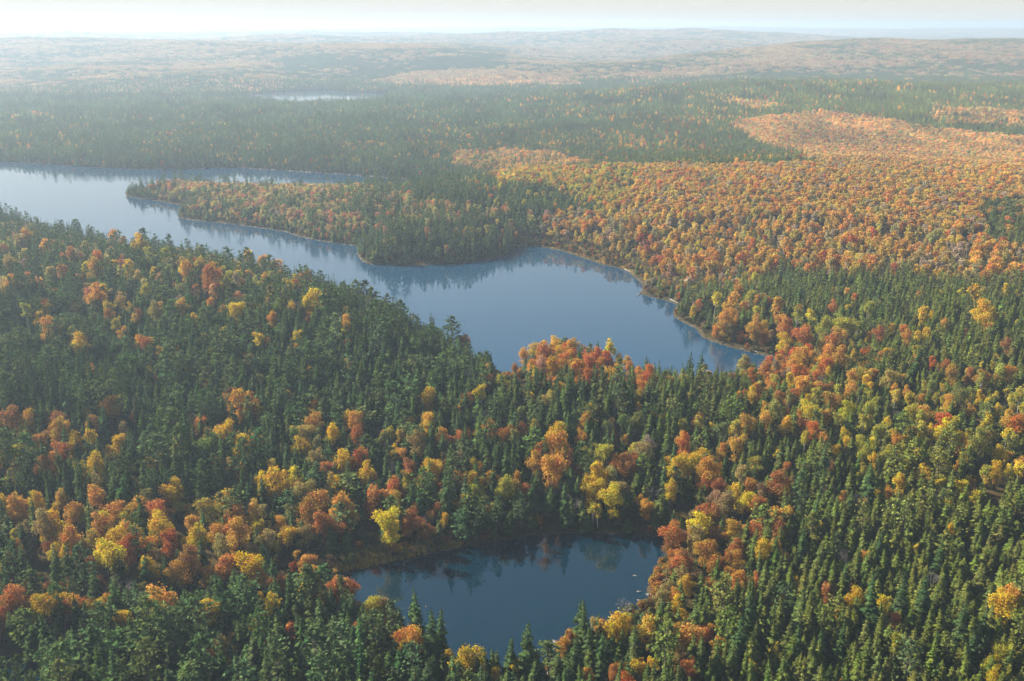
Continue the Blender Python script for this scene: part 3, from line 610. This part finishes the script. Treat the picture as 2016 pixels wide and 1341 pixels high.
def near_any(x, y, ax, ay, ar):
    """which points lie within ar of any anchor (discs drawn on a fine raster)"""
    x0, y0 = min(x.min(), ax.min())-12, min(y.min(), ay.min())-12
    x1, y1 = max(x.max(), ax.max())+12, max(y.max(), ay.max())+12
    c = .5 if (x1-x0)*(y1-y0) < 2.2e6 else 1.0
    g = np.zeros((int((x1-x0)/c)+2, int((y1-y0)/c)+2), bool)
    ai = ((ax-x0)/c).astype(int); aj = ((ay-y0)/c).astype(int); k = int(ar.max()/c)+1
    for i in range(-k, k+1):
        for j in range(-k, k+1):
            m = (i*i+j*j)*c*c < ar*ar
            if m.any(): g[np.clip(ai[m]+i, 0, g.shape[0]-1), np.clip(aj[m]+j, 0, g.shape[1]-1)] = True
    return g[((x-x0)/c).astype(int), ((y-y0)/c).astype(int)]
def seed_zone(r0, r1, cb, cc, hand):
    # broadleaf first on a coarse grid
    x, y = cells(r0, r1, cb); d = shore(x, y); z = ground(x, y, d); px, py, _ = project(x, y, z+6)
    m = (d > 1.4) & in_frame(px, py); x, y, z, d, px, py = (a[m] for a in (x, y, z, d, px, py))
    for mz in MARSH+CLEAR:
        m = ~in_poly(px, project(x, y, z)[1], mz); x, y, z, d, px, py = (a[m] for a in (x, y, z, d, px, py))
    share, pal, names = regions(px, py, x, y)
    clump = fbm(x/26, y/26, 2)*1.5
    p = np.clip(share*(1+clump*np.clip(1.6-share*1.6, 0, 1)+(fbm(x/90+8, y/90, 2)*2.2*np.clip((np.hypot(x, y)-900)/500, 0, 1)*(share < .2))), 0, 1)
    keep = rng.random(len(x)) < p
    if hand and len(HX): keep &= ~near_any(x, y, HX, HY, HS*2.2+1.2)
    x, y, z, d, pal, share = (a[keep] for a in (x, y, z, d, pal, share)); n = len(x)
    s = (rng.uniform(.42, 1.15, n) if hand else rng.uniform(.72, 1.18, n))*np.where(share < .2, .72, 1); h = np.clip(s*rng.uniform(.85, 1.1, n)+.1, .5, 1.3) if hand else rng.uniform(.8, 1.0, n)
    s *= np.clip(.55+d/40, .55, 1); h *= np.clip(.5+d/40, .5, 1)
    tint = jitter(pick(names, pal, n, x, y), .12)
    yl = (tint[:, 0] < tint[:, 1]*1.5) & (rng.random(n) < .75)
    for kd, mm in (('birch_tree', yl), ('maple_tree', ~yl)):
        tree_batch(kd, x[mm], y[mm], z[mm], s[mm], h[mm], tint[mm])
    bx, by, bs = (np.concatenate([HX, x]), np.concatenate([HY, y]), np.concatenate([HS, s])) if hand else (x, y, s)
    # conifers fill what is left
    x, y = cells(r0, r1, cc); d = shore(x, y); z = ground(x, y, d); px, py, _ = project(x, y, z+6)
    m = (d > 1.4) & in_frame(px, py); x, y, z, d, px, py = (a[m] for a in (x, y, z, d, px, py))
    for mz in MARSH+CLEAR:
        m = ~in_poly(px, project(x, y, z)[1], mz); x, y, z, d, px, py = (a[m] for a in (x, y, z, d, px, py))
    share, pal, names = regions(px, py, x, y)
    gap = fbm(x/19+50, y/19, 2)
    keep = (rng.random(len(x)) < np.clip(1.08-share*1.12, .02, 1)) & (gap > -.58)
    keep &= ~near_any(x, y, bx, by, bs*1.7+.3)
    x, y, z, d, px, py = (a[keep] for a in (x, y, z, d, px, py)); n = len(x)
    big = fbm(x/60+9, y/60+2, 2)
    s = rng.uniform(.7, 1.25, n); h = rng.triangular(.45, .9, 1.18, n)*(.85+.15*s)*(1+.4*big)*np.clip(.6+d/45, .6, 1)
    left = np.clip((1250-px)/500, 0, 1)
    h *= 1+.28*left
    s *= 1+.2*left
    pine = rng.random(n) < (.05+.10*left); snag = (rng.random(n) < (.010 if hand else 0)) & (px > 0) & (px < 2016)
    if snag.any(): tree_batch('bare_tree', x[snag], y[snag], z[snag], s[snag]*.55, h[snag]*1.2, np.tile([.3,.26,.23], (snag.sum(), 1)))
    for kd, mm in (('pine_tree', pine & ~snag), ('spruce_tree', ~pine & ~snag)):
        tree_batch(kd, x[mm], y[mm], z[mm], s[mm], h[mm]*(1.02 if kd == 'pine_tree' else 1), needles_tint(mm.sum(), px[mm])*(1.35 if kd == 'pine_tree' else 1))
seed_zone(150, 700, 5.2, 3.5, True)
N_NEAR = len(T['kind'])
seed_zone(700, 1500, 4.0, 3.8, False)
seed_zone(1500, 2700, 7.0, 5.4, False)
kinds = np.array(T['kind']); TX = np.concatenate(T['x']); TY = np.concatenate(T['y']); TZ = np.concatenate(T['z'])
TS = np.concatenate(T['s']); TH = np.concatenate(T['h']); TT = np.concatenate(T['tint'])
TLX, TLY = rng.normal(0, .035, (2, len(TX))); TW = rng.uniform(.84, 1.18, len(TX)); TROT = rng.uniform(0, 6.283, len(TX)); TVAR = rng.integers(0, 1000, len(TX))
print('trees', len(TX), {k: int((kinds == k).sum()) for k in set(T['kind'])})

# ------------------------------------------------------------------ the trees that show largest: objects of their own
px, py, dep = project(TX, TY, TZ+6*TH)
KH = {'spruce_tree':11,'pine_tree':14,'maple_tree':12,'birch_tree':11,'bare_tree':9}
size = np.array([KH[k] for k in kinds])*TH*FPX/dep
pyf = project(TX, TY, TZ+np.array([KH[k] for k in kinds])*TH)[1]
seen = (px > 4) & (px < 2012) & (pyf < 1325)
single = np.zeros(len(TX), bool)
for k in KH:
    idx = np.where((kinds == k) & seen)[0]
    pr = size[idx]+np.where(idx < N_HAND, 14, 0)
    single[idx[np.argsort(-pr)[:298]]] = True
GROUP = {'spruce_tree':'dark spruce trees of the near forest','pine_tree':'pine trees of the near forest','maple_tree':'round-crowned trees in autumn colour',
         'birch_tree':'small yellow and lime-green birches','bare_tree':'bare grey trees among the forest'}
def hue(c):
    r, g, b = c; q = g/r
    if r < .37:
        return 'dull reddish brown' if q < .56 else 'olive tan' if q < .88 else 'lime green' if r > .26 else 'leafy green'
    if q > .72: return 'bright yellow' if r > .48 else 'lime yellow'
    return 'golden yellow' if q > .58 else 'orange' if q > .42 else 'red-orange' if q > .30 else 'deep red'
NEAR_CAT = {'spruce_tree':'conifer','pine_tree':'pine','maple_tree':'maple','birch_tree':'birch','bare_tree':'bare tree'}
def place_tree(i):
    k = kinds[i]; f = FORMS[k][TVAR[i] % len(FORMS[k])]
    e = bpy.data.objects.new(k, None); S.collection.objects.link(e); e.empty_display_size = .5
    e.location = (TX[i], TY[i], TZ[i]); e.rotation_euler = (TLX[i], TLY[i], TROT[i]); e.scale = (TS[i]*TW[i], TS[i]/TW[i], TH[i])
    e['category'] = NEAR_CAT[k]; e['group'] = GROUP[k]
    for nm, me in (('trunk', f[0]), ('crown', f[1])):
        o = bpy.data.objects.new(nm, me); S.collection.objects.link(o); o.parent = e
        if nm == 'crown': o['tint'] = [float(v) for v in TT[i]]
    return e
SINGLES = [(int(i), place_tree(i)) for i in np.where(single)[0]]
HHt = np.array([KH[k] for k in kinds])
DPOND = seg_dist(np.stack([TX, TY], 1)[single], WATERS[1]); DLAKE = seg_dist(np.stack([TX, TY], 1)[single], WATERS[0])
cxp, cyp, _ = project(TX, TY, TZ+HHt*TH*.62); used = set()
for n_, (i, e) in enumerate(SINGLES):
    k = kinds[i]; u, v = cxp[i], cyp[i]; bxx, byy, _ = project(TX[i], TY[i], TZ[i])
    if DPOND[n_] < 14: where = "on the pond's "+('right bank' if bxx > 1225 else 'far bank' if byy < 1112 else 'left end' if bxx < 720 else 'near bank')
    elif DLAKE[n_] < 20: where = "by the lake's "+('right shore' if bxx > 1300 and byy < 720 else 'near shore')
    elif v < 860 and u < 960: where = 'on the hill left of the lake'
    elif v < 900 and u > 1380: where = 'on the slope right of the lake'
    elif u > 1290: where = 'on the slope right of the pond'
    elif v > 1150: where = 'in front of the pond'
    elif u < 640: where = 'in the wood left of the pond'
    else: where = 'between pond and lake'
    if k == 'spruce_tree': look = ('tall ' if TH[i] > 1.12 else 'small ' if TH[i] < .8 else '')+('slim' if TS[i] < .9 else 'broad')+' green spruce'
    elif k == 'pine_tree': look = ('tall ' if TH[i] > 1.05 else '')+'feathery green pine'
    elif k == 'bare_tree': look = 'leafless grey tree'
    elif k == 'birch_tree': look = hue(TT[i])+' birch'
    else: look = ('big ' if TS[i] > 1.1 else 'small ' if TS[i] < .65 else '')+hue(TT[i])+' maple'
    for lab in (look+' '+where+', %.0f%% across, %.0f%% down' % (u/20.16, v/13.41), look+', %.1f%% across and %.1f%% down the photo' % (u/20.16, v/13.41),
                look+', %.2f%% across and %.2f%% down the photo' % (u/20.16, v/13.41)):
        if lab not in used: break
    used.add(lab); e['label'] = lab

# ------------------------------------------------------------------ the rest of the forest: one object per kind of wood
def instancer(name, protos, X, Y, Z, SX, SZ, ROT, VAR, TINTS, label=None, SW=1.0, TL=(0, 0)):
    col = bpy.data.collections.new(name+'_forms')
    for j, me in enumerate(protos): col.objects.link(bpy.data.objects.new('%s_form_%02d' % (name, j), me))
    n = len(X); me = bpy.data.meshes.new(name); me.vertices.add(n)
    me.vertices.foreach_set('co', np.stack([X, Y, Z], 1).astype(np.float32).ravel())
    a = me.attributes.new('tint', 'FLOAT_COLOR', 'POINT'); a.data.foreach_set('color', np.concatenate([TINTS, np.ones((n, 1))], 1).astype(np.float32).ravel())
    a = me.attributes.new('size', 'FLOAT_VECTOR', 'POINT'); a.data.foreach_set('vector', np.stack([SX*SW, SX/SW, SZ], 1).astype(np.float32).ravel())
    a = me.attributes.new('turn', 'FLOAT_VECTOR', 'POINT'); a.data.foreach_set('vector', np.stack([TL[0]+ROT*0, TL[1]+ROT*0, ROT], 1).astype(np.float32).ravel())
    a = me.attributes.new('form', 'INT', 'POINT'); a.data.foreach_set('value', (VAR % len(protos)).astype(np.int32))
    o = link(name, me, kind='stuff')
    if label: o['label'] = label
    ng = bpy.data.node_groups.new(name, 'GeometryNodeTree')
    ng.interface.new_socket('Geometry', in_out='INPUT', socket_type='NodeSocketGeometry'); ng.interface.new_socket('Geometry', in_out='OUTPUT', socket_type='NodeSocketGeometry')
    gi = ng.nodes.new('NodeGroupInput'); go = ng.nodes.new('NodeGroupOutput')
    ip = ng.nodes.new('GeometryNodeInstanceOnPoints'); ci = ng.nodes.new('GeometryNodeCollectionInfo')
    ci.inputs['Collection'].default_value = col; ci.inputs['Separate Children'].default_value = True; ci.inputs['Reset Children'].default_value = True
    def att(nm, t):
        q = ng.nodes.new('GeometryNodeInputNamedAttribute'); q.data_type = t; q.inputs['Name'].default_value = nm
        return next(s for s in q.outputs if s.enabled and s.name == 'Attribute')
    ip.inputs['Pick Instance'].default_value = True
    ng.links.new(gi.outputs[0], ip.inputs['Points']); ng.links.new(ci.outputs[0], ip.inputs['Instance'])
    ng.links.new(att('form', 'INT'), ip.inputs['Instance Index'])
    er = ng.nodes.new('FunctionNodeEulerToRotation'); ng.links.new(att('turn', 'FLOAT_VECTOR'), er.inputs[0]); ng.links.new(er.outputs[0], ip.inputs['Rotation'])
    ng.links.new(att('size', 'FLOAT_VECTOR'), ip.inputs['Scale']); ng.links.new(ip.outputs[0], go.inputs[0])
    md = o.modifiers.new('scatter', 'NODES'); md.node_group = ng
    return o
idx_all = np.arange(len(TX)); near = TY < 480
for k, nm, lab in (('spruce_tree','spruce_forest','dark green conifer forest covering the land round both lakes'),
              ('pine_tree','pine_forest','feathery pines mixed through the conifer forest'),
              ('maple_tree','autumn_forest','orange, red and tan broadleaf forest on the slopes round the lake'),
              ('birch_tree','birch_forest','yellow and lime birches mixed through the forest')):
    protos = [f[2] for f in FORMS[k]]+FAR[k]; nN = len(FORMS[k])
    m = (kinds == k) & ~single
    var = np.where(near, TVAR % nN, nN+TVAR % len(FAR[k]))[m]
    instancer(nm, protos, TX[m], TY[m], TZ[m]-.05, TS[m], TH[m], TROT[m], var, TT[m], lab, TW[m], (TLX[m], TLY[m]))

# far woods in small tiles of trees, then larger ones to the horizon
def tile(seed, w, n, broad):
    r = np.random.default_rng(seed); C = Q()
    for i in range(n):
        gx, gy = (i % int(math.sqrt(n))+.5+r.uniform(-.4, .4))*w/int(math.sqrt(n))-w/2, (i//int(math.sqrt(n))+.5+r.uniform(-.4, .4))*w/int(math.sqrt(n))-w/2
        o = np.array([gx, gy, 0.])
        if broad:
            Rd, H = r.uniform(2.4, 3.6), r.uniform(8, 11)
            for k in range(26):
                d = unit(r); d[2] = abs(d[2])*1.1-.25; leafquad(C, o+[0,0,H-Rd*1.2]+d*Rd*[1,1,1.2], d+unit(r)*.6, Rd*.42, r)
        else:
            Rd, H = r.uniform(1.5, 2.3), r.uniform(9, 14)
            for k in range(15):
                t = r.random(); a = r.uniform(0, 6.28); rr = Rd*(1-t)+.15; z = H*(.1+.9*t); dr = np.array([math.cos(a), math.sin(a), 0]); pe = np.array([-dr[1], dr[0], 0])
                C.quad(o+[0,0,z+rr*1.3], o+dr*rr*.8+pe*rr*.6+[0,0,z-.2], o+dr*rr*1.2+[0,0,z-rr*.5], o+dr*rr*.8-pe*rr*.6+[0,0,z-.2])
    return mesh_np('wood_tile', C.v, C.f, [M_LEAF if broad else M_NEEDLE])
conT = [tile(200+s, 18, 16, False) for s in range(4)]; broT = [tile(210+s, 18, 9, True) for s in range(4)]
fx, fy, fz, fs, ft, fb = [], [], [], [], [], []
for r0, r1, cell in ((2700, 5200, 15), (5200, 9500, 30), (9500, 26000, 80)):
    x, y = cells(r0, r1, cell, 30.5); d = shore(x, y); z = ground(x, y, d); px, py, _ = project(x, y, z+8)
    m = (d > 10) & in_frame(px, py, 80); x, y, z, px, py = (a[m] for a in (x, y, z, px, py))
    share, pal, names = regions(px, py, x, y); cl = fbm(x/170, y/110, 3)
    br = (share+cl*.75 > .50+rng.normal(0, .22, len(x))) | (rng.random(len(x)) < share*.25)
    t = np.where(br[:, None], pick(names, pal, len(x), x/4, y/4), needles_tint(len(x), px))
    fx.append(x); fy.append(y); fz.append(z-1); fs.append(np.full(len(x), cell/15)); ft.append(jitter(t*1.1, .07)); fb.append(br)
fx, fy, fz, fs, ft, fb = (np.concatenate(a) for a in (fx, fy, fz, fs, ft, fb))
print('tiles', len(fx))
fr = rng.integers(0, 4, len(fx))*math.pi/2
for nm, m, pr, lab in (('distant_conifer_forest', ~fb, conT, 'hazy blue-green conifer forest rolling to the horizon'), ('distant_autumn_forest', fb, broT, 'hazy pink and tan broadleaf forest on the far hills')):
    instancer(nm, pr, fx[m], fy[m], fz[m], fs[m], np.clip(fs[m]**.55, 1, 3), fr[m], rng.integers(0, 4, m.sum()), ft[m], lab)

# ------------------------------------------------------------------ shores: grass, brush, stones, logs
def scatter_px(poly, dens):
    p = np.array(poly, float); gx, gy = flat(p[:, 0], p[:, 1]); n = int((gx.max()-gx.min())*(gy.max()-gy.min())*dens)
    x = rng.uniform(gx.min(), gx.max(), n); y = rng.uniform(gy.min(), gy.max(), n); qx, qy, _ = project(x, y, x*0)
    m = in_poly(qx, qy, poly); x, y = x[m], y[m]; d = shore(x, y); m = d > .15
    return x[m], y[m], ground(x[m], y[m], d[m]), d[m]
def tuft(seed):
    r = np.random.default_rng(seed); q = Q()
    for i in range(26):
        a = r.uniform(0, 6.28); c = np.array([*r.normal(0, .28, 2), 0]); d = np.array([math.cos(a), math.sin(a), 0]); p = np.array([-d[1], d[0], 0]); h = r.uniform(.35, .8)
        q.quad(c-p*.05, c+p*.05, c+d*h*.4+p*.02+[0,0,h], c+d*h*.4-p*.02+[0,0,h])
    return mesh_np('grass_tuft', q.v, q.f, [M_TUFT])
M_TUFT = leaf_material('dry_grass_blades', .3, .3)
x, y, z, d = scatter_px(MARSH[0], 2.6); n = len(x)
x2, y2, z2, d2 = scatter_px(MARSH[1], .9); x, y, z = np.r_[x, x2], np.r_[y, y2], np.r_[z, z2]; n = len(x)
gt = jitter(np.where(fbm(x/7, y/4)[:, None] > -.1, [[.56,.40,.11]], [[.30,.25,.08]]), .12)
instancer('marsh_grass', [tuft(s) for s in range(3)], x, y, z, rng.uniform(.8, 1.5, n), rng.uniform(.7, 1.3, n), rng.uniform(0, 6.28, n), rng.integers(0, 3, n), gt,
          'tan marsh grass on the low bank at the far side of the pond')
bx_, by_, bz_, bt_ = [], [], [], []
for poly, dens, pal in ((MARSH[1], .16, 'rust'), (MARSH[2], .34, 'rust'), (MARSH[0], .03, 'rust'), (CLEAR[0], .1, 'rust'), (CLEAR[1], .12, 'tan')):
    x, y, z, d = scatter_px(poly, dens); m = d > .6; x, y, z = x[m], y[m], z[m]
    bx_.append(x); by_.append(y); bz_.append(z); bt_.append(pick([pal], np.zeros(len(x), int), len(x)))
for W, dens in ((WATERS[0], 1.8), (WATERS[1], 2.6)):      # a fringe of low bushes along the waterline
    a = W; b = np.roll(W, -1, 0)
    for i in range(len(a)):
        L = np.hypot(*(b[i]-a[i])); n = int(L*.35*dens)
        if n < 1 or a[i][1] > 1300 or a[i][1] < 150: continue
        t = rng.random(n)[:, None]; e = (b[i]-a[i])/L; nn = np.array([e[1], -e[0]])
        p = a[i]+(b[i]-a[i])*t+nn*rng.uniform(-4.5, 4.5, (n, 1)); d = shore(p[:, 0], p[:, 1]); m = (d > .35) & (d < 3.8); p = p[m]
        if len(p):
            bx_.append(p[:, 0]); by_.append(p[:, 1]); bz_.append(ground(p[:, 0], p[:, 1], d[m])); bt_.append(pick(['rust'], np.zeros(len(p), int), len(p))*.8)
x, y, z, t = (np.concatenate(v) for v in (bx_, by_, bz_, bt_)); n = len(x)
green = rng.random(n) < .35; t[green] = [.10,.11,.03]
s_ = rng.uniform(.22, .5, n)
instancer('shore_brush', FAR['maple_tree'], x, y, z-.25, s_*1.1, s_*.8, rng.uniform(0, 6.28, n), rng.integers(0, 4, n), jitter(t*.8, .15), 'low rust and olive brush along the water')

def rock(seed, rough=.22):
    import bmesh
    r = random.Random(seed); bm = bmesh.new(); bmesh.ops.create_icosphere(bm, subdivisions=2, radius=1)
    ax = [r.uniform(.7, 1.3), r.uniform(.6, 1.0), r.uniform(.4, .7)]
    pl = [(unit(np.random.default_rng(seed*9+k)), r.uniform(.55, .85)) for k in range(7)]
    for v in bm.verts:
        p = np.array(v.co)
        for nn, dd in pl:
            e = p @ nn
            if e > dd: p = p-nn*(e-dd)
        p = p*(1+r.uniform(-.05, .05)); v.co = p*ax
    me = bpy.data.meshes.new('boulder'); bm.to_mesh(me); bm.free(); me.materials.append(M_STONE); return me
ROCKS = [rock(s) for s in range(5)]
sx_, sy_, ss_ = [], [], []
def stones(W, box, per_m, smin, smax, lo=-.5, hi=1.6):
    a = W; b = np.roll(W, -1, 0)
    for i in range(len(a)):
        qx, qy, _ = project(*((a[i]+b[i])/2), 0)
        if not (box[0] < qx < box[2] and box[1] < qy < box[3]): continue
        L = np.hypot(*(b[i]-a[i])); n = int(L*per_m+rng.random())
        if n < 1: continue
        e = (b[i]-a[i])/L; nn = np.array([e[1], -e[0]]); p = a[i]+(b[i]-a[i])*rng.random((n, 1))+nn*rng.uniform(-2.4, 2.4, (n, 1))
        d = shore(p[:, 0], p[:, 1]); m = (d > lo) & (d < hi); sx_.append(p[m, 0]); sy_.append(p[m, 1]); ss_.append(rng.uniform(smin, smax, m.sum())**1.5)
for box in ((1180,500,1540,720), (1300,600,1540,720), (1225,500,1262,580)): stones(WATERS[0], box, 1.5, .28, .7)
stones(WATERS[0], (1020,470,1190,530), 2.2, .3, .6); stones(WATERS[0], (355,425,720,530), 3.4, .4, .95); stones(WATERS[0], (715,500,1010,530), 1.6, .3, .7)
stones(WATERS[0], (380,325,840,357), 2.6, .7, 1.5); stones(WATERS[0], (245,380,360,408), 2.0, .4, .9)
stones(WATERS[1], (1180,1060,1330,1262), 1.3, .22, .55, -2.5, 1.5); stones(WATERS[1], (1060,1240,1180,1341), 4.0, .3, .9, -2, 2.2)
x, y, s_ = np.concatenate(sx_), np.concatenate(sy_), np.concatenate(ss_); n = len(x); z = np.maximum(ground(x, y), -.12)
instancer('shore_stones', ROCKS, x, y, z+.02, s_, s_, rng.uniform(0, 6.28, n), rng.integers(0, 5, n), np.full((n, 3), .4), 'pale stones lining the waterline')
print('stones', n)
BOUL = [(1250,1133,.7,'pale flat boulder standing alone in the pond near its right bank'),(1300,1110,.8,'pale boulder at the upper end of the pond\'s right bank'),
 (1258,1164,.75,'dark low boulder in the water off the pond\'s right bank, among several'),(1276,1170,1.0,'largest pale boulder against the right bank of the pond'),
 (1270,1192,.7,'pale boulder at the lowest point of the right bank\'s boulder group'),(1257,1181,.55,'small boulder in the pond just left of the right bank\'s boulder group'),
 (839,1194,.6,'small pinkish rock alone in the left half of the pond'),(1091,1262,.9,'pale boulder at the head of the pond\'s near-right outlet'),
 (1100,1278,.8,'boulder in the middle of the rocky outlet at the near side of the pond'),(1088,1296,1.0,'large grey boulder low in the pond outlet beside the dark spruces'),
 (1112,1258,.6,'small boulder at the right lip of the pond outlet')]
for i, (qx, qy, sz, lab) in enumerate(BOUL):
    X, Y = flat(qx, qy, .1); o = link('boulder', ROCKS[i % 5]); zz = max(float(ground(np.array([float(X)]), np.array([float(Y)]))[0]), -.1)
    o.location = (float(X), float(Y), zz+.1); o.scale = (sz*.75, sz*.68, sz*.6); o.rotation_euler = (0, 0, i*1.7); o['label'] = lab; o['category'] = 'boulder'; o['group'] = 'boulders in and beside the pond'
def log(a, b, rad, lab, z=.35, snag=False):
    ax, ay = flat(*a, z); bx, by = flat(*b, z); A_, B_ = np.array([float(ax), float(ay), z+.15]), np.array([float(bx), float(by), z+.25]); q = Q(); m = (A_+B_)/2
    L = np.linalg.norm(B_-A_); f = lambda t: A_+(B_-A_)*t
    q.tube([f(0)-m, f(.3)-m+[0,0,.05], f(.65)-m+[0,.12,.04], f(1)-m], [rad, rad*.9, rad*.7, rad*.35], 7)
    r = np.random.default_rng(int(a[0]))
    for k in range(5 if snag else 3):
        p = f(r.uniform(.35, .9))-m; q.tube([p, p+unit(r)*[1,1,.4]*L*.10+[0,0,.3], p+unit(r)*L*.12+[0,0,.7]], [rad*.35, rad*.2, .02], 4)
    o = link('driftwood_log', mesh_np('driftwood_log', q.v, q.f, [M_DRIFT], smooth=True)); o.location = m; o['label'] = lab; o['category'] = 'log'; o['group'] = 'bleached logs lying by the water'
log((1311,586), (1336,598), .36, 'long bleached log on the stony right shore of the lake')
log((1230,530.5), (1242,537.5), .32, 'short white log higher up the right shore of the lake', .5)
log((1262,577), (1253,583), .25, 'dark snag reaching into the lake from the right shore\'s point', .1, True)
log((106,1329), (152,1315), .16, 'thin pale dead trunk leaning over the pool at the bottom left corner', .5, True)
log((128,1336), (156,1329), .32, 'short thick white log by the pool at the bottom left corner', .4)
log((1480,690), (1494,695.5), .22, 'pale log on the stones near the right tip of the lake', .5)

# ------------------------------------------------------------------ haze
hz, nt, out = new_mat('haze')
pv = N(nt, 'ShaderNodeVolumePrincipled'); pv.inputs['Density'].default_value = HAZE; pv.inputs['Color'].default_value = (.61,.76,.915,1)
pv.inputs['Anisotropy'].default_value = .26
nt.links.new(pv.outputs[0], out.inputs['Volume'])
W_ = 31000.0; z0, z1 = -6.0, 185.0
V = [(-W_,-W_,z0),(W_,-W_,z0),(W_,W_,z0),(-W_,W_,z0),(-W_,-W_,z1),(W_,-W_,z1),(W_,W_,z1),(-W_,W_,z1)]
F = [(0,3,2,1),(4,5,6,7),(0,1,5,4),(1,2,6,5),(2,3,7,6),(3,0,4,7)]
link('haze', mesh_np('haze', V, F, [hz]), kind='stuff')
print('ground top', float(GZ.max()))
